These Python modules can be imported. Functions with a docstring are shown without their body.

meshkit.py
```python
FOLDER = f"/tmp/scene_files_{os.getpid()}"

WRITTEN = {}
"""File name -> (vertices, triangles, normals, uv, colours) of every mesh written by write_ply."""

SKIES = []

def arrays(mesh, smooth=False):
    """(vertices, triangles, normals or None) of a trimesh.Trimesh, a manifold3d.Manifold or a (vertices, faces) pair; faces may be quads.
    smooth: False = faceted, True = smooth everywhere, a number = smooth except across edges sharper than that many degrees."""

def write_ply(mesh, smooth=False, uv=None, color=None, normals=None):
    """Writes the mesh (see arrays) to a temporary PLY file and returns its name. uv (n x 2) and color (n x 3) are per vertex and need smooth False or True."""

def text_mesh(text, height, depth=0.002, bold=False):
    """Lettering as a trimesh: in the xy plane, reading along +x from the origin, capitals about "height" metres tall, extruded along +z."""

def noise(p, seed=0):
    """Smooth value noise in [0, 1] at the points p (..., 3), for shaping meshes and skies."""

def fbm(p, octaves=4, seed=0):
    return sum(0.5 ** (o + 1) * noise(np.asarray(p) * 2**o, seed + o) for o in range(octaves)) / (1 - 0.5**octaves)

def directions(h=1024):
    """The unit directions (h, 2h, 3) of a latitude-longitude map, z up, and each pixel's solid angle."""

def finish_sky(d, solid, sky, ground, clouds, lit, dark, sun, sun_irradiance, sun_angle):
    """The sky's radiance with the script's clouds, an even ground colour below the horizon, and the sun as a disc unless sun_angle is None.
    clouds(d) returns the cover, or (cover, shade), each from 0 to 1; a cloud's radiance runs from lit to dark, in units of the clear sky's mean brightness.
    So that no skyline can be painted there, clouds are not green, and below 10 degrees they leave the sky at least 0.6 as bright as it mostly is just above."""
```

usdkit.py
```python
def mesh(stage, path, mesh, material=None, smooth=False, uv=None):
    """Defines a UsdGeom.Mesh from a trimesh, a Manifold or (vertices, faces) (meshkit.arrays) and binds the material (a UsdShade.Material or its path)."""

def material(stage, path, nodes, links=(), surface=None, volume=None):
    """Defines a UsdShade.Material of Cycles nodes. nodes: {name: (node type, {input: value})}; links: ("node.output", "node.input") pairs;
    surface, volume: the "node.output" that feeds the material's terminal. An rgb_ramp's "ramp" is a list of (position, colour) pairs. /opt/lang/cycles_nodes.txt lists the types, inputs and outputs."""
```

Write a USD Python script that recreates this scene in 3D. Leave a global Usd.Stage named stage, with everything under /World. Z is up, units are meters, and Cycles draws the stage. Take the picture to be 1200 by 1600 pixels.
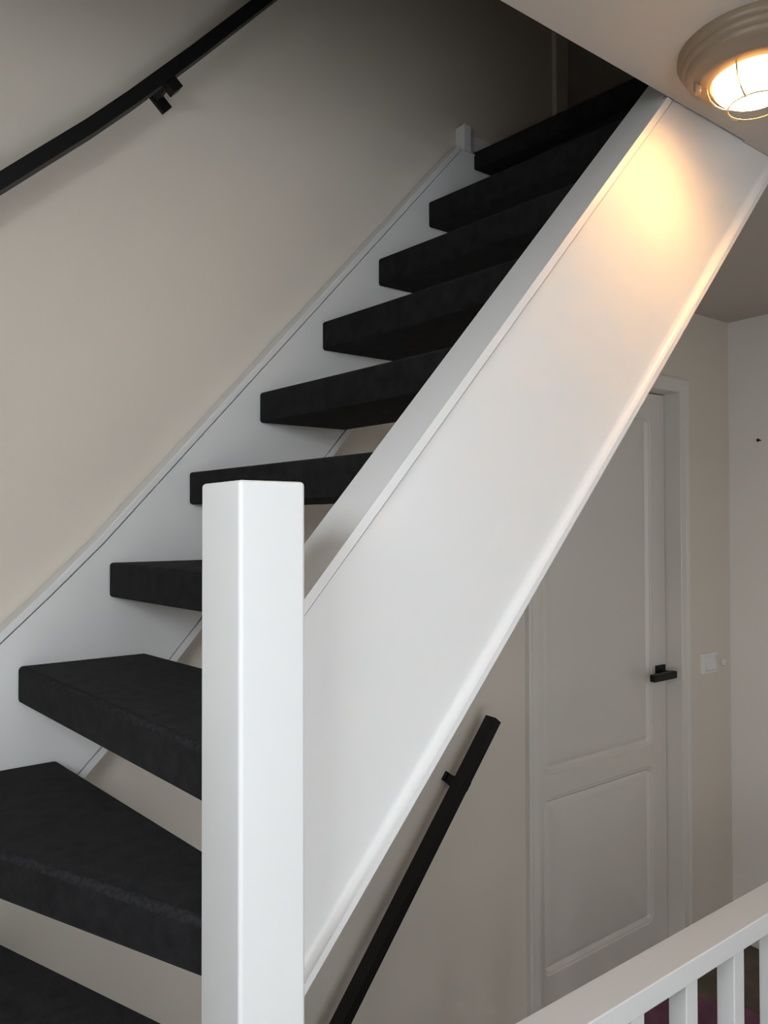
import math, random
import numpy as np, trimesh, manifold3d as m3, usdkit
from shapely.geometry import Polygon, box as sbox
from pxr import Usd, UsdGeom, UsdLux, UsdShade, Gf, Sdf

random.seed(7); np.random.seed(7)
stage = Usd.Stage.CreateInMemory()
UsdGeom.SetStageUpAxis(stage, UsdGeom.Tokens.z)
UsdGeom.SetStageMetersPerUnit(stage, 1.0)
UsdGeom.Xform.Define(stage, '/World')
UsdGeom.Scope.Define(stage, '/World/Looks')

# ------------------------------------------------------------------ camera
EYE = (0.0, 0.0, 1.56)
YAW, PITCH, ROLL, FPX = math.radians(53.8), math.radians(0.861), math.radians(0.1167), 1171.05
fw = np.array([math.cos(YAW) * math.cos(PITCH), math.sin(YAW) * math.cos(PITCH), math.sin(PITCH)])
rt = np.array([math.sin(YAW), -math.cos(YAW), 0.0])
dn = np.cross(fw, rt)
rt, dn = math.cos(ROLL) * rt + math.sin(ROLL) * dn, -math.sin(ROLL) * rt + math.cos(ROLL) * dn
cam = UsdGeom.Camera.Define(stage, '/World/camera')
cam.AddTransformOp().Set(Gf.Matrix4d(*map(float, [*rt, 0, *(-dn), 0, *(-fw), 0, *EYE, 1])))
cam.CreateHorizontalApertureAttr(36.0)
cam.CreateVerticalApertureAttr(48.0)
cam.CreateFocalLengthAttr(36.0 * FPX / 1200.0)
cam.CreateClippingRangeAttr(Gf.Vec2f(0.02, 100))
cam.CreateExposureAttr(0.02)

# ------------------------------------------------------------------ daylight: bright overcast outdoors beyond the left window and an added tall one
DAYCOL = (0.895, 0.95, 1.0)
WIN = (-0.26, 0.56, 1.05, 2.20)              # window of the left wall: y0, y1, z0, z1
WIF = (-0.10, 0.88, 0.10, 2.10)               # tall added window in the wall behind the camera: x0, x1, z0, z1
def daylight(name, pos, w, h, power, rot):
    d = UsdLux.RectLight.Define(stage, '/World/' + name)
    d.CreateWidthAttr(w); d.CreateHeightAttr(h); d.CreateIntensityAttr(power); d.CreateColorAttr(Gf.Vec3f(*DAYCOL))
    d.AddTranslateOp().Set(Gf.Vec3d(*pos))
    (d.AddRotateYOp() if rot[0] == 'y' else d.AddRotateXOp()).Set(rot[1])
daylight('daylight', (-0.95, 0.0, 2.85), 2.1, 5.0, 11.0, ('y', -90.0))                # sky beyond the left window (first size runs upwards)
daylight('daylight_added', (0.85, -1.35, 1.85), 4.7, 3.1, 3.65, ('x', 90.0))          # added light plane beyond the added tall window
LAMP = 7.8                                   # radiance of the ceiling lamp's frosted glass
LAMPCOL = (1.0, 0.48, 0.14)

# ------------------------------------------------------------------ materials
def mat(name, color, rough=0.5, bump=0.0, scale=200.0, var=0.0, vscale=3.0, spec=0.5, **extra):
    nodes = {'p': ('principled_bsdf', {'base_color': color, 'roughness': rough, 'specular_ior_level': spec, **extra})}
    links = []
    if var or bump:
        nodes['g'] = ('texture_coordinate', {})
    if var:
        nodes['v'] = ('noise_texture', {'scale': vscale, 'detail': 4.0})
        lo = tuple(c * (1 - var) for c in color); hi = tuple(min(1, c * (1 + var)) for c in color)
        nodes['r'] = ('rgb_ramp', {'ramp': [(0.3, lo), (0.7, hi)]})
        links += [('g.object', 'v.vector'), ('v.fac', 'r.fac'), ('r.color', 'p.base_color')]
    if bump:
        nodes['n'] = ('noise_texture', {'scale': scale, 'detail': 3.0})
        nodes['b'] = ('bump', {'strength': bump, 'distance': 0.002})
        links += [('g.object', 'n.vector'), ('n.fac', 'b.height'), ('b.normal', 'p.normal')]
    return usdkit.material(stage, '/World/Looks/' + name, nodes, links, surface='p.BSDF')

M = dict(
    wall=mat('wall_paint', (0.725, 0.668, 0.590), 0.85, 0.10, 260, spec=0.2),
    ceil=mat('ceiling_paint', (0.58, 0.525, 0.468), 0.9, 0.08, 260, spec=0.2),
    upper=mat('upper_ceiling_darkened', (0.16, 0.14, 0.12), 0.8),  # unseen upper ceiling, coloured dark to cut the light it bounces
    rwall=mat('wall_paint_brightened', (0.86, 0.82, 0.775), 0.85, 0.10, 260, spec=0.2),  # wall paint brightened to stand in for light missing on this wall
    paint=mat('white_lacquer', (0.82, 0.825, 0.825), 0.32, 0.03, 60),
    door=mat('door_lacquer', (0.74, 0.705, 0.65), 0.38),
    carpet=mat('charcoal_carpet', (0.0150, 0.0150, 0.0160), 0.95, 0.9, 700, var=0.35, vscale=40, spec=0.1, sheen_weight=0.05, sheen_roughness=0.35),
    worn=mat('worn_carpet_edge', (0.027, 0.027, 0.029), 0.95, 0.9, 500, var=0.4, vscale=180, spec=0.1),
    black=mat('black_lacquer', (0.0045, 0.0045, 0.005), 0.5, spec=0.3),
    gap=mat('shadow_gap', (0.25, 0.24, 0.23), 0.8),
    floor=mat('brown_carpet', (0.135, 0.110, 0.088), 0.9, 0.6, 500, var=0.25, vscale=9, spec=0.2),
    floor_patch=mat('plum_tone', (0.185, 0.085, 0.130), 0.95, 0.8, 500, var=0.25, vscale=14, spec=0.15),
    plastic=mat('white_plastic', (0.80, 0.79, 0.77), 0.3),
    dark=mat('dark_hole', (0.02, 0.018, 0.016), 0.6),
    lampbase=mat('lamp_enamel', (0.22, 0.165, 0.115), 0.4),
    wire=mat('brass_wire', (0.75, 0.60, 0.35), 0.3, metallic=1.0),
)
M['glow'] = usdkit.material(stage, '/World/Looks/lit_glass', {'g': ('texture_coordinate', {}), 's': ('separate_xyz', {}), 'r': ('map_range', {'from_min': -0.08, 'from_max': 0.05, 'to_min': 2.2 * LAMP, 'to_max': 0.06 * LAMP, 'clamp': True}),
    'z': ('map_range', {'from_min': -0.0875, 'from_max': -0.070, 'to_min': 13.0, 'to_max': 1.0, 'clamp': True}), 'm': ('math', {'math_type': 'multiply'}),
    'e': ('emission', {'color': LAMPCOL})}, [('g.object', 's.vector'), ('s.x', 'r.value'), ('s.z', 'z.value'), ('r.result', 'm.value1'), ('z.result', 'm.value2'), ('m.value', 'e.strength')], surface='e.emission')
M['pane'] = usdkit.material(stage, '/World/Looks/window_glass', {'t': ('transparent_bsdf', {'color': (1, 1, 1)}), 'g': ('glossy_bsdf', {'color': (1, 1, 1), 'roughness': 0.0}),
    'm': ('mix_closure', {'fac': 0.05})}, [('t.BSDF', 'm.closure1'), ('g.BSDF', 'm.closure2')], surface='m.closure')

# ------------------------------------------------------------------ helpers
used = {}
def numbered(parent, name):
    k = used.get((parent, name), 0); used[(parent, name)] = k + 1
    return name if k == 0 else f'{name}_{k:03d}'

def obj(name, mesh, m, parent=None, smooth=30, label=None):
    up = str(parent.GetPath()) if parent else '/World'
    p = usdkit.mesh(stage, f'{up}/{numbered(up, name)}', mesh, M[m], smooth=smooth).GetPrim()
    if label: p.SetCustomDataByKey('label', label)
    return p

def tag(o, label, cat, group=None, kind=None):
    o.SetCustomDataByKey('label', label); o.SetCustomDataByKey('category', cat)
    if group: o.SetCustomDataByKey('group', group)
    if kind: o.SetCustomDataByKey('kind', kind)
    return o

def thing(name, label, cat, loc=(0, 0, 0), group=None, kind=None):
    x = UsdGeom.Xform.Define(stage, '/World/' + numbered('/World', name))
    x.AddTranslateOp().Set(Gf.Vec3d(*loc))
    return tag(x.GetPrim(), label, cat, group, kind)

def struct(name, mesh, m, label, cat, smooth=30):
    return tag(obj(name, mesh, m, smooth=smooth), label, cat, kind='structure')

def tri(mf):
    me = mf.to_mesh()
    return trimesh.Trimesh(np.array(me.vert_properties[:, :3], float), np.array(me.tri_verts), process=False)

def join(*ms):
    return trimesh.util.concatenate([tri(m) if isinstance(m, m3.Manifold) else m for m in ms])

def man(t):
    return m3.Manifold(m3.Mesh(np.asarray(t.vertices, np.float32), np.asarray(t.faces, np.uint32)))

def bx(x0, x1, y0, y1, z0, z1):
    return m3.Manifold.cube((x1 - x0, y1 - y0, z1 - z0)).translate((x0, y0, z0))

def ball(r, n=12):
    return m3.Manifold.sphere(r, n)

def rbox(x0, x1, y0, y1, z0, z1, r=0.004, n=12):
    pts = [(x, y, z) for x in (x0 + r, x1 - r) for y in (y0 + r, y1 - r) for z in (z0 + r, z1 - r)]
    return m3.Manifold.batch_hull([ball(r, n).translate(p) for p in pts])

def xz(poly, y0, y1):
    """A polygon with or without holes in the xz plane, extruded from y0 to y1."""
    g = poly if isinstance(poly, Polygon) else Polygon(poly)
    t = trimesh.creation.extrude_polygon(g, y1 - y0, engine='earcut')
    v = np.array(t.vertices)
    return trimesh.Trimesh(np.c_[v[:, 0], y0 + v[:, 2], v[:, 1]], t.faces[:, ::-1], process=False)

def xy(poly, z0, z1):
    g = poly if isinstance(poly, Polygon) else Polygon(poly)
    t = trimesh.creation.extrude_polygon(g, z1 - z0, engine='earcut')
    t.apply_translation((0, 0, z0)); return t

def rprism(poly, z0, z1, r=0.007):
    """A convex polygon of the plan with rounded edges, from z0 to z1."""
    g = Polygon(poly).buffer(-r, join_style=2)
    c = list(g.exterior.coords)[:-1]
    return m3.Manifold.batch_hull([ball(r, 16).translate((x, y, z)) for x, y in c for z in (z0 + r, z1 - r)])

def lathe(profile, n=72):
    """profile: (radius, z) pairs; a closed outline turned about z."""
    return m3.CrossSection([np.array(profile, float)]).revolve(n)

def tube(path, r, n=8):
    path = np.array(path, float)
    return m3.Manifold.batch_boolean([m3.Manifold.batch_hull([ball(r, n).translate(tuple(a)), ball(r, n).translate(tuple(b))]) for a, b in zip(path[:-1], path[1:])], m3.OpType.Add)

def sweep(section, path, closed_caps=True):
    """section: list of (offset across n, y) points; path: (x, z) points in the xz plane with mitred turns."""
    P = np.array(path, float); N = len(P); out = []
    for i in range(N):
        a = P[i] - P[i - 1] if i else P[1] - P[0]
        b = P[i + 1] - P[i] if i < N - 1 else a
        a, b = a / np.hypot(*a), b / np.hypot(*b)
        t = (a + b) / np.hypot(*(a + b)); n = np.array([-t[1], t[0]]) / max(0.3, float(t @ a))
        out.append([(P[i][0] + n[0] * s, y, P[i][1] + n[1] * s) for s, y in section])
    k = len(section); v = np.array(out).reshape(-1, 3); f = []
    for i in range(N - 1):
        for j in range(k):
            a, b, c, d = i * k + j, i * k + (j + 1) % k, (i + 1) * k + (j + 1) % k, (i + 1) * k + j
            f += [(a, b, c), (a, c, d)]
    cap = trimesh.creation.triangulate_polygon(Polygon(section), engine='earcut')[1]
    cap = np.asarray(cap) % k                  # the outline's closing point is its first
    f += [tuple(c) for c in cap] + [tuple((N - 1) * k + c[::-1]) for c in cap]
    t = trimesh.Trimesh(v, np.array(f), process=False)
    trimesh.repair.fix_normals(t)
    return t

# ------------------------------------------------------------------ sizes read off the photograph (metres, floor at z = 0)
YW = 1.525                     # the long wall with the door
YS = 1.470                     # visible face of the stringer on it
YP, YQ = 0.772, 0.865          # near and far face of the white stair panel
XR, XL, YB = 2.745, -0.45, -0.85
ZC, ZF, ZT = 2.322, 2.56, 4.95  # landing ceiling, upper floor, upper ceiling
SL = math.tan(math.radians(48.71))
DX0, DX1, DZ1 = 1.672, 2.402, 2.0195      # clear opening of the door in the long wall
UX0, UX1 = 1.80, 2.58                       # opening of the door upstairs

# ------------------------------------------------------------------ the setting
hole1 = sbox(DX0 - 0.02, 0.0, DX1 + 0.02, DZ1 + 0.02)
hole2 = sbox(UX0, ZF, UX1, ZF + 2.05)
struct('wall_back', xz(Polygon([(XL - 0.12, -2.7), (XR + 0.12, -2.7), (XR + 0.12, ZT), (XL - 0.12, ZT)]).difference(hole1).difference(hole2), YW, YW + 0.12), 'wall',
       'long off-white plastered wall behind the stairs, with the panelled door in it', 'wall', smooth=False)
wl = man(trimesh.creation.box((0.12, YW - YB, ZT + 0.0), trimesh.transformations.translation_matrix((XL - 0.06, (YW + YB) / 2, ZT / 2)))) - bx(XL - 1, XL + 1, WIN[0] - 0.03, WIN[1] + 0.03, WIN[2] - 0.03, WIN[3] + 0.03)
struct('wall_left', tri(wl), 'wall', 'off-white wall with the window, left of the stair foot', 'wall', smooth=False)
struct('wall_right', tri(bx(XR, XR + 0.12, YB, YW, 0, ZT)), 'rwall', 'off-white wall at the right edge, meeting the door wall in a corner', 'wall', smooth=False)
struct('wall_front', tri(bx(XL - 0.12, XR + 0.12, YB - 0.12, YB, 0, ZC) - bx(WIF[0] - 0.03, WIF[1] + 0.03, YB - 1, YB + 1, WIF[2] - 0.03, WIF[3] + 0.03)), 'wall', 'off-white wall of the landing facing the stairs', 'wall', smooth=False)
struct('wall_upper', tri(bx(XL, XR, YP - 0.10, YP - 0.002, ZF, ZT)), 'wall', 'off-white wall above the landing ceiling, beside the top of the stairs', 'wall', smooth=False)
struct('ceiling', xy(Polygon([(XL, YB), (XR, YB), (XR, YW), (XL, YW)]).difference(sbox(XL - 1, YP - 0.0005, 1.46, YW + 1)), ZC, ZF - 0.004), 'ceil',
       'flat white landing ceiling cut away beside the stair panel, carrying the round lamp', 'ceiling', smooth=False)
struct('ceiling_upper', tri(bx(XL - 0.12, XR + 0.12, YP - 0.1, YW + 0.12, ZT, ZT + 0.1)), 'upper', 'unseen ceiling high over the top of the stairs, darkened to cut bounced light', 'ceiling', smooth=False)
struct('floor', xy(Polygon([(XL, YB), (XR, YB), (XR, YW), (XL, YW)]).difference(sbox(0.42, 0.80, 1.52, YW + 1)), -0.22, 0.0), 'floor',
       'dark brown carpeted landing floor seen between the white balusters', 'floor', smooth=False)
struct('wall_stairwell', join(bx(0.40, 1.54, 0.72, 0.80, -2.7, -0.221), bx(0.36, 0.42, 0.80, YW, -2.7, -0.221), bx(1.52, 1.60, 0.80, YW, -2.7, -0.221), bx(0.42, 1.52, 0.80, YW, -2.78, -2.7)), 'wall',
       'off-white sides of the stairwell below the landing', 'wall', smooth=False)
struct('trim_1', tri(bx(1.362, 1.388, 1.490, YW, ZF + 0.006, ZF + 0.080) ^ rbox(1.362, 1.388, 1.490, 1.6, ZF, ZF + 0.080, 0.003)), 'paint',
       'small upright white block ending the skirting at the top of the wall stringer', 'skirting block')
struct('baseboard_back', tri(bx(1.389, UX0 - 0.05, YW - 0.012, YW, ZF, ZF + 0.070)), 'paint', 'dim white skirting along the wall above the top tread', 'skirting', smooth=False)
struct('baseboard_right', tri(rbox(XR - 0.012, XR + 0.02, YB, YW, 0.0, 0.07, 0.003) - bx(XR, XR + 1, -3, 3, -1, 1)), 'paint', 'white skirting of the right wall, glimpsed between the last two balusters', 'skirting')

# the unseen windows for the daylight; the tall one is added for frontal light
def window(label, loc, w, h, turn):
    o = thing('window_1' if turn == 0 else 'window_2', label, 'window', loc, kind='structure')
    if turn: UsdGeom.Xformable(o).AddRotateZOp().Set(turn)
    f = 0.035
    obj('window_frame', join(*[rbox(-0.012, 0.004, a, b, c, d, 0.002) for a, b, c, d in ((-w / 2 - f, -w / 2, -f, h + f), (w / 2, w / 2 + f, -f, h + f), (-w / 2, w / 2, -f, 0), (-w / 2, w / 2, h, h + f))]), 'paint', o)
    obj('pane', tri(bx(-0.006, -0.002, -w / 2, w / 2, 0, h)), 'pane', o, smooth=False)
window('white framed window in the left wall beside the stair foot', (XL, (WIN[0] + WIN[1]) / 2, WIN[2]), WIN[1] - WIN[0], WIN[3] - WIN[2], 0)
window('tall unseen window added in the wall facing the stairs', ((WIF[0] + WIF[1]) / 2, YB, WIF[2]), WIF[1] - WIF[0], WIF[3] - WIF[2], 90.0)

# ------------------------------------------------------------------ the panelled door
YD = 1.575                      # its face, set back in the frame
door = thing('door_1', 'white two-panel moulded door under the stairs with a black lever handle', 'door', ((DX0 + DX1) / 2, YD, 0), kind='structure')
cx = (DX0 + DX1) / 2
LW, LH = DX1 - DX0 - 0.006, DZ1 - 0.004
def rrect(x0, x1, z0, z1, r, n=8):
    out = []
    for (px, pz, a0) in ((x1 - r, z1 - r, 0), (x0 + r, z1 - r, 90), (x0 + r, z0 + r, 180), (x1 - r, z0 + r, 270)):
        for k in range(n + 1):
            a = math.radians(a0 + 90 * k / n); out.append((px + r * math.cos(a), pz + r * math.sin(a)))
    return out
PX = 0.281
panels = [(-PX, PX, 0.168, 0.712), (-PX, PX, 0.782, 1.935)]
face = Polygon([(-LW / 2, 0.008), (LW / 2, 0.008), (LW / 2, LH), (-LW / 2, LH)])
for a, b, c, d in panels:
    face = face.difference(Polygon(rrect(a, b, c, d, 0.030)))
obj('leaf', xz(face, 0.0, 0.038), 'door', door, smooth=False)
# moulding: (inset, depth behind the face, corner radius)
PROF = [(0.0, 0.0, 0.030), (0.002, 0.0035, 0.029), (0.005, 0.0050, 0.027), (0.008, 0.0042, 0.025), (0.011, 0.0068, 0.020), (0.015, 0.0115, 0.010), (0.018, 0.0140, 0.003), (0.020, 0.0145, 0.001), (0.041, 0.0020, 0.001)]
for a, b, c, d in panels:
    v, f = [], []
    loops = [rrect(a + i, b - i, c + i, d - i, r) for i, _, r in PROF]
    k = len(loops[0])
    for lp, (_, y, _) in zip(loops, PROF):
        v += [(x, y, z) for x, z in lp]
    for i in range(len(PROF) - 1):
        for j in range(k):
            p, q = i * k + j, i * k + (j + 1) % k
            f += [(p, q + k, q), (p, p + k, q + k)]
    v.append(((a + b) / 2, PROF[-1][1], (c + d) / 2)); e = len(v) - 1; o = (len(PROF) - 1) * k
    f += [(o + j, e, o + (j + 1) % k) for j in range(k)]
    t = trimesh.Trimesh(np.array(v), np.array(f), process=False)
    if t.face_normals[-1][1] > 0: t.invert()
    obj('panel', t, 'door', door, smooth=25)
# steel frame: a stepped profile led round three sides; u runs outwards from the opening, y forwards is negative
YF = YW - YD
prof = [(0.0, 0.038), (0.0, YF - 0.012), (0.002, YF - 0.014), (0.030, YF - 0.014), (0.032, YF - 0.017), (0.037, YF - 0.020), (0.046, YF - 0.020), (0.049, YF - 0.017), (0.049, YF + 0.0), (0.02, YF + 0.0), (0.02, 0.038)]
fx0, fx1 = DX0 - cx, DX1 - cx
path = [(fx1, 0.0), (fx1, DZ1), (fx0, DZ1), (fx0, 0.0)]     # opening's edge
v, f, k = [], [], len(prof)
for i, (x, z) in enumerate(path):
    for u, y in prof:
        v.append((x + (u if i < 2 else -u), y, z + (u if i in (1, 2) else 0)))
for i in range(3):
    for j in range(k):
        a, b, c, d = i * k + j, i * k + (j + 1) % k, (i + 1) * k + (j + 1) % k, (i + 1) * k + j
        f += [(a, b, c), (a, c, d)]
t = trimesh.Trimesh(np.array(v), np.array(f), process=False)
trimesh.repair.fix_normals(t)
obj('door_frame', t, 'door', door, smooth=20)
hx, hz = 2.3615 - cx, 1.030
hd = obj('rose', tri(rbox(hx - 0.026, hx + 0.026, -0.008, 0.0, hz - 0.026, hz + 0.026, 0.0015)), 'black', door, label='black square handle rose')
lv = obj('lever', join(rbox(hx - 0.010, hx + 0.010, -0.045, -0.008, hz - 0.010, hz + 0.010, 0.002), rbox(hx - 0.118, hx + 0.012, -0.062, -0.042, hz - 0.012, hz + 0.012, 0.0015)), 'black', door, label='black square lever handle')

# door upstairs, in the dark at the top
d2 = thing('door_2', 'dim doorway beyond the top tread with a pale vertical casing', 'door', ((UX0 + UX1) / 2, YW, ZF), kind='structure')
uw = (UX1 - UX0) / 2
obj('door_frame', join(*[rbox(a, b, -0.016, 0.06, c, d, 0.003) for a, b, c, d in ((-uw - 0.045, -uw + 0.012, 0, 2.10), (uw - 0.012, uw + 0.045, 0, 2.10), (-uw + 0.012, uw - 0.012, 2.045, 2.10))]), 'door', d2)
obj('leaf', tri(bx(-uw + 0.014, uw - 0.014, 0.035, 0.070, 0.008, 2.04)), 'door', d2, smooth=False)

# ------------------------------------------------------------------ the staircase
st = thing('staircase', 'open-riser white staircase with charcoal carpeted treads, rising from the newel post to the ceiling', 'staircase')
# stringer on the wall, bending flatter towards the winders
top = [(-0.42, 0.735), (-0.1, 1.035), (0.08, 1.2), (0.236, 1.3464), (0.32, 1.427), (0.414, 1.5215), (1.337, 2.5525)]
low = [(0.987, 1.7835), (0.606, 1.3405), (0.420, 1.1265), (0.30, 1.005), (0.1, 0.82), (-0.1, 0.64), (-0.42, 0.345)]
CAP = 0.012
def off_path(pts, s):
    P = np.array(pts, float); out = []
    for i in range(len(P)):
        a = P[min(i + 1, len(P) - 1)] - P[max(i - 1, 0)]; a /= np.hypot(*a)
        out.append(tuple(P[i] + np.array([-a[1], a[0]]) * s))
    return out
lowp = [(1.45, 1.7835 + (1.45 - 0.987) * 1.139)] + low       # runs downhill: the stringer lies on its right
body = top[:-1] + [(1.335, 2.5515), (1.44, 2.5515), (1.45, 2.50)] + off_path(lowp, -0.0150)
sg = obj('wall_stringer', xz(body, YS, YW - 0.0005), 'paint', st, smooth=False)
obj('stringer_cap', sweep([(0.0025, YS), (0.0025 + CAP - 0.003, YS), (0.0025 + CAP, YS + 0.004), (0.0025 + CAP, YW - 0.001), (0.0025, YW - 0.001)], top), 'paint', sg)
obj('stringer_gap', sweep([(-0.001, YS + 0.004), (0.003, YS + 0.004), (0.003, YW - 0.004), (-0.001, YW - 0.004)], top), 'gap', sg)
obj('stringer_edging', sweep([(0.0, YS - 0.003), (-0.0128, YS - 0.003), (-0.0128, YW - 0.001), (0.0, YW - 0.001)], lowp), 'paint', sg)
obj('stringer_gap', sweep([(-0.0126, YS + 0.005), (-0.0152, YS + 0.005), (-0.0152, YW - 0.004), (-0.0126, YW - 0.004)], lowp), 'gap', sg)
# newel
NX0, NX1, NY0, NY1, NZ = 0.325, 0.4010, 0.688, 0.7856, 1.604
newel = rbox(NX0, NX1, NY0, NY1, 0.0, NZ, 0.0045, 16)
obj('newel_post', tri(newel), 'paint', st)
# outer panel: a slab between two sloping lines
BX, BZ = 0.5396, 1.5746                    # a point of its top edge
nrm = np.array([-math.sin(math.atan(SL)), math.cos(math.atan(SL))])
def along(x, off):                          # point of the sloping line lowered by off (square to the slope)
    return (x, BZ + SL * (x - BX) + off / nrm[1])
LIM = Polygon([(NX1 - 0.002, 0), (3, 0), (3, ZC - 0.001), (1.459, ZC - 0.001), (1.459, ZF + 0.10), (NX1 - 0.002, ZF + 0.10)])
LIMC = Polygon([(NX1 - 0.001, 0), (3, 0), (3, ZC - 0.001), (NX1 - 0.001, ZC - 0.001)])
def band(o0, o1, y0, y1, lim=LIM):
    g = Polygon([along(0.2, o0), along(1.9, o0), along(1.9, o1), along(0.2, o1)]).intersection(lim)
    return xz(g, y0, y1)
pn = obj('side_panel', join(band(-0.0155, -0.288, YP + 0.004, YP + 0.040), band(-0.0128, -0.0153, YP + 0.016, YP + 0.040), band(-0.0129, -0.050, YP + 0.040, YQ)), 'paint', st, smooth=False)
obj('panel_cap', tri(man(band(0.0, -0.0127, YP, YP + 0.030, LIMC)) + man(band(0.0, -0.0127, YP + 0.012, YQ + 0.001))), 'paint', pn, smooth=False)
# lower edging with a cove running up into the panel
def cove():
    sec = [(-0.301, YP + 0.040), (-0.301, YP - 0.006), (-0.2995, YP - 0.008), (-0.2905, YP - 0.008)]
    R = 0.0125
    for k in range(1, 9):
        a = math.radians(90 * k / 8); sec.append((-0.2905 + R * (1 - math.cos(a)), YP - 0.008 + (0.012) * math.sin(a)))
    sec += [(-0.278, YP + 0.040)]
    P = [along(x, 0.0) for x in (-0.1, 2.2)]
    t = sweep(sec, P)
    return man(t) ^ man(xz(LIMC, YP - 0.1, YP + 0.2))
obj('panel_edging', tri(cove()), 'paint', pn, smooth=40)
# treads
cutters = newel + bx(NX1 - 0.01, 3, YP, YQ, 0, 4)
def Zt(i): return 0.9484 + 0.17911 * i
def xw(i): return -0.0542 + 0.15893 * i
def xp(i): return -0.021 + 0.1638 * i
plans = {}
for i in range(4, 9):
    plans[i] = [(xw(i), YS), (xp(i), YQ), (xp(i + 1) + 0.062, YQ), (xw(i + 1) + 0.064, YS)]
plans[3] = [(xw(3), YS), (0.497, YQ), (xp(4) + 0.062, YQ), (xw(4) + 0.064, YS)]
plans[2] = [(xw(2), YS), (0.3425, 0.775), (0.425, 0.790), (0.578, YQ), (0.4942, YS)]
plans[1] = [(0.0092, YS), (0.345, 0.743), (0.40, 0.76), (0.4138, 0.82), (0.331, YS)]
plans[0] = [(-0.36, YS), (0.323, 0.740), (0.36, 0.84), (0.0985, YS)]
plans[-1] = [(XL + 0.002, 1.05), (0.323, 0.715), (0.335, 0.81), (-0.28, YS), (XL + 0.002, YS)]
plans[-2] = [(XL + 0.002, 0.72), (0.323, 0.65), (0.323, 0.76), (XL + 0.002, 1.12)]
plans[-3] = [(XL + 0.002, 0.47), (0.324, 0.47), (0.324, 0.687), (XL + 0.002, 0.75)]
plans[-4] = [(XL + 0.002, 0.26), (0.324, 0.26), (0.324, 0.53), (XL + 0.002, 0.53)]
for i in range(8, -5, -1):
    t = rprism(plans[i], Zt(i) - 0.0655, Zt(i), 0.008 if i < 3 else 0.006)
    td = obj('tread', tri(t - cutters), 'carpet', st, smooth=35)
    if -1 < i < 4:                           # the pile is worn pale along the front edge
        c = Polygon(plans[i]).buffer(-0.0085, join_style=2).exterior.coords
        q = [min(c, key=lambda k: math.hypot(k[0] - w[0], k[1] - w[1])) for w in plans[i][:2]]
        obj('nosing', tri(m3.Manifold.batch_hull([ball(0.0088, 16).translate((x, y, Zt(i) - 0.0085)) for x, y in q]) - cutters - bx(-3, 3, YS, 3, 0, 3)), 'worn', td, label='paler worn front edge of the carpet')
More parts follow.
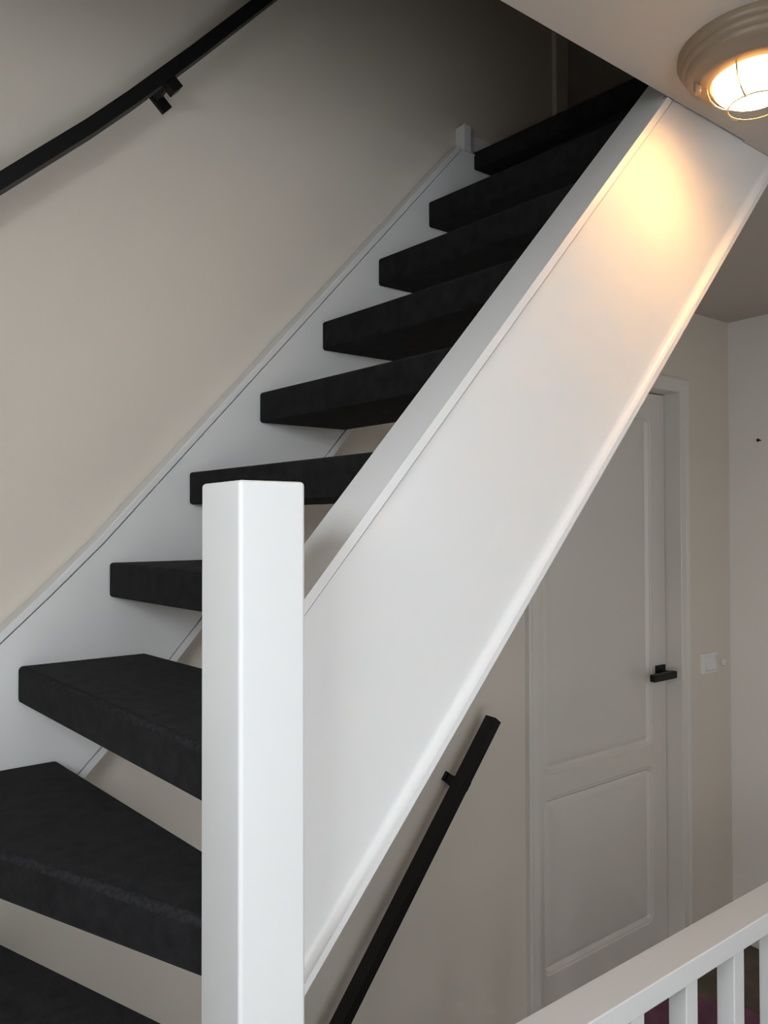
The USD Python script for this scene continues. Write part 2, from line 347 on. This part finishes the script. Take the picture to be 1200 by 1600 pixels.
# top tread: nosing of the upper floor with a lip above the front
z9 = Zt(9)
t9 = rprism([(xw(9), YS), (xp(9), YQ), (1.62, YQ), (1.53, YS)], z9 - 0.052, z9 - 0.012, 0.004) + rprism([(xw(9) + 0.006, YW - 0.02), (xp(9) + 0.006, YQ), (1.62, YQ), (1.56, YW - 0.02)], z9 - 0.02, z9 + 0.001, 0.003)
obj('tread', tri(t9 - bx(1.46, 3, 0, 3, 0, ZF) - bx(NX1 - 0.01, 3, 0, YQ, 0, 4)), 'carpet', st, smooth=35, label='charcoal carpeted nosing of the upper floor')
sb = trimesh.creation.extrude_polygon(Polygon([(0.20, 0.0), (0.55, 0.0), (0.687, 0.15), (0.687, 0.80), (0.20, 0.28)]), 0.035, engine='earcut')
sb.apply_transform(np.array([[0, 0, 1, 0.325], [1, 0, 0, 0], [0, 1, 0, 0], [0, 0, 0, 1.0]]))      # polygon in yz, thickness along x
obj('fascia', tri(bx(1.452, 1.4595, YQ + 0.001, YS - 0.001, ZC, z9 - 0.053)), 'carpet', st, smooth=False, label='dark fascia under the nosing of the upper floor')
obj('string_board', sb, 'paint', st, smooth=False)

# upper floor carpet behind the top tread
tag(obj('floor_upper', tri(bx(1.461, XR, YP, YW, ZF - 0.003, ZF)), 'carpet', smooth=False), 'charcoal carpet of the upper floor behind the top tread', 'floor', kind='structure')

# ------------------------------------------------------------------ landing balustrade
bl = thing('balustrade', 'low white landing balustrade with square balusters in the lower right corner', 'balustrade', (NX1, 0.738, 0))
X0, X1 = 0.0005, XR - NX1 - 0.0005
obj('rail', tri(rbox(X0, X1, 0.7055 - 0.738, 0.7695 - 0.738, 0.802, 0.840, 0.0025)), 'paint', bl)
obj('bottom_rail', tri(rbox(X0, X1, -0.020, 0.020, 0.05, 0.085, 0.0025)), 'paint', bl)
pitch = 0.14875
for k in range(14):
    xb = 1.1415 - pitch * 4 + pitch * k - NX1
    if 0.02 < xb < X1 - 0.05:
        obj('baluster', tri(bx(xb, xb + 0.0342, 0.7155 - 0.738, 0.749 - 0.738, 0.0845, 0.8025) ^ rbox(xb, xb + 0.0342, 0.7155 - 0.738, 0.749 - 0.738, 0.0, 0.9, 0.002)), 'paint', bl)

# ------------------------------------------------------------------ handrails on the long wall
SEC = [(-0.012, 1.432), (-0.0125, 1.4325), (-0.0125, 1.4695), (-0.012, 1.470), (0.012, 1.470), (0.0125, 1.4695), (0.0125, 1.4325), (0.012, 1.432)]
def handrail(label, path, at, drop=-0.022):
    p = np.array(path, float); base = (p[0][0], YW, p[0][1])
    h = thing('handrail', label, 'handrail', base)
    off = lambda t: (t.apply_translation((-base[0], -base[1], -base[2])), t)[1]
    obj('rail', off(sweep(SEC, p)), 'black', h)
    for q, d in at:
        d = np.array(d, float); d /= np.hypot(*d); n = np.array([-d[1], d[0]]); q = np.array(q, float)
        R = np.eye(4); R[0, :3] = (d[0], 0, n[0]); R[2, :3] = (d[1], 0, n[1]); R[0, 3], R[2, 3] = q
        # local: x along the rail, y across, z square to the rail (0 = rail's underside)
        m = join(bx(-0.0125, 0.0125, 1.515, YW - 0.0003, -0.030, 0.010), bx(-0.010, 0.010, 1.44, 1.517, -0.006, 0.006), bx(-0.0125, 0.0125, 1.438, 1.462, drop, 0.001))
        m.apply_transform(R); obj('bracket', off(m), 'black', h)
    return h
up_top = [(-0.30, 1.72), (-0.12, 1.862), (0.06, 2.017), (0.15, 2.10), (0.2255, 2.1715), (0.2848, 2.2285), (0.3664, 2.3065), (0.4446, 2.3865), (0.5718, 2.5235), (0.7016, 2.668), (1.30, 3.335)]
handrail('black bent handrail on the upper wall, in the top left corner', off_path(up_top, -0.0125), [((0.531, 2.4395 + 0.003), (0.674, 0.739))])
lo_low = [(1.4327 - 0.86, 1.0293 - 0.86 * 1.2635), (1.4327, 1.0293)]
handrail('straight black handrail descending under the white stair panel', off_path(lo_low, 0.0125), [((1.3175, 0.8835), (0.62, 0.784)), ((0.75, 0.167), (0.62, 0.784))], -0.007)

# ------------------------------------------------------------------ ceiling lamp
LX, LY = 1.186, 0.607
lamp = thing('ceiling_lamp', 'round lit bulkhead lamp with ridged rim and wire cage on the ceiling', 'lamp', (LX, LY, ZC))
base = [(0.0, 0.0), (0.1185, 0.0), (0.1190, -0.009), (0.1165, -0.014), (0.1130, -0.016), (0.1130, -0.020), (0.1105, -0.025), (0.1070, -0.027), (0.1065, -0.031), (0.1040, -0.036), (0.0990, -0.039), (0.0930, -0.044), (0.0890, -0.049), (0.0850, -0.052), (0.0690, -0.053), (0.0675, -0.050), (0.0675, -0.042), (0.0, -0.042)]
obj('rim', tri(lathe(base[::-1])), 'lampbase', lamp, smooth=40)
dome = [(0.0, -0.043), (0.0660, -0.043), (0.0660, -0.054)] + [(0.066 * math.cos(math.radians(a)), -0.054 - 0.034 * math.sin(math.radians(a))) for a in range(6, 90, 6)] + [(0.0, -0.088)]
obj('glass', tri(lathe(dome[::-1])), 'glow', lamp, smooth=40, label='glowing frosted glass dome')
def cage_pt(r, z, a): return (r * math.cos(a), r * math.sin(a), z)
wires = []
for k in range(6):
    a = math.radians(5 + 60 * k)
    wires.append(tube([cage_pt(0.0740, -0.051, a), cage_pt(0.0730, -0.062, a), cage_pt(0.0690, -0.074, a), cage_pt(0.060, -0.085, a), cage_pt(0.049, -0.0925, a), cage_pt(0.041, -0.0945, a)], 0.0013, 6))
wires.append(tube([cage_pt(0.043, -0.0945, math.radians(12 * k)) for k in range(31)], 0.0013, 6))
obj('wire_cage', join(*wires), 'wire', lamp, smooth=40)
for k in range(3):
    a = math.degrees(math.atan2(0.07, -0.055)) + 120 * k
    obj('clip', tri(rbox(0.083, 0.094, -0.007, 0.007, -0.062, -0.040, 0.003).rotate((0, 0, a))), 'lampbase', lamp)

# ------------------------------------------------------------------ small things on the walls, and the plum patch on the floor
sw = thing('light_switch', 'square white light switch on the wall right of the panelled door', 'light switch', (2.5865, YW, 1.0455))
obj('plate', tri(rbox(-0.0485, 0.0485, -0.010, 0.010, -0.038, 0.038, 0.004) - bx(-1, 1, 0, 1, -1, 1) - bx(-0.030, 0.040, -0.02, -0.006, -0.026, 0.026)), 'plastic', sw)
obj('rocker', tri(m3.Manifold.hull_points(np.array([(x, y, z) for x in (-0.028, 0.038) for y, z in ((-0.0115, -0.0245), (-0.0075, 0.0245), (-0.0055, -0.0245), (-0.0055, 0.0245))]))), 'plastic', sw, smooth=False)
kn = tag(obj('wall_nub', tri(m3.Manifold.batch_hull([ball(0.006, 16).translate((2.678, YW - 0.006 - 0.004 * k, 1.037 + s)) for k in (0, 1) for s in (-0.007, 0.007)]) - bx(0, 3, YW, 2, 0, 3)), 'plastic'), 'tiny white nub on the wall between the light switch and the corner', 'nub')  # plain rounded nub, purpose unknown
sc = thing('wall_screw', 'small dark screw left in the right-hand wall above head height', 'screw', (XR, 1.404, 1.862))
obj('shank', tri(m3.Manifold.cylinder(0.014, 0.0026, circular_segments=12).rotate((0, -90, 0))), 'dark', sc)
obj('head', tri(m3.Manifold.cylinder(0.004, 0.0045, 0.006, circular_segments=16).rotate((0, -90, 0)).translate((-0.0135, 0, 0))), 'dark', sc)
rg = tag(obj('floor_patch', tri(rprism([(1.56, 0.86), (2.30, 0.86), (2.36, 1.26), (2.28, 1.41), (2.14, 1.45), (1.56, 1.45)], 0.0, 0.012, 0.004)), 'floor_patch'), 'plum-coloured patch on the landing floor behind the balusters', 'floor_patch')  # thin plum-coloured patch lying on the brown floor
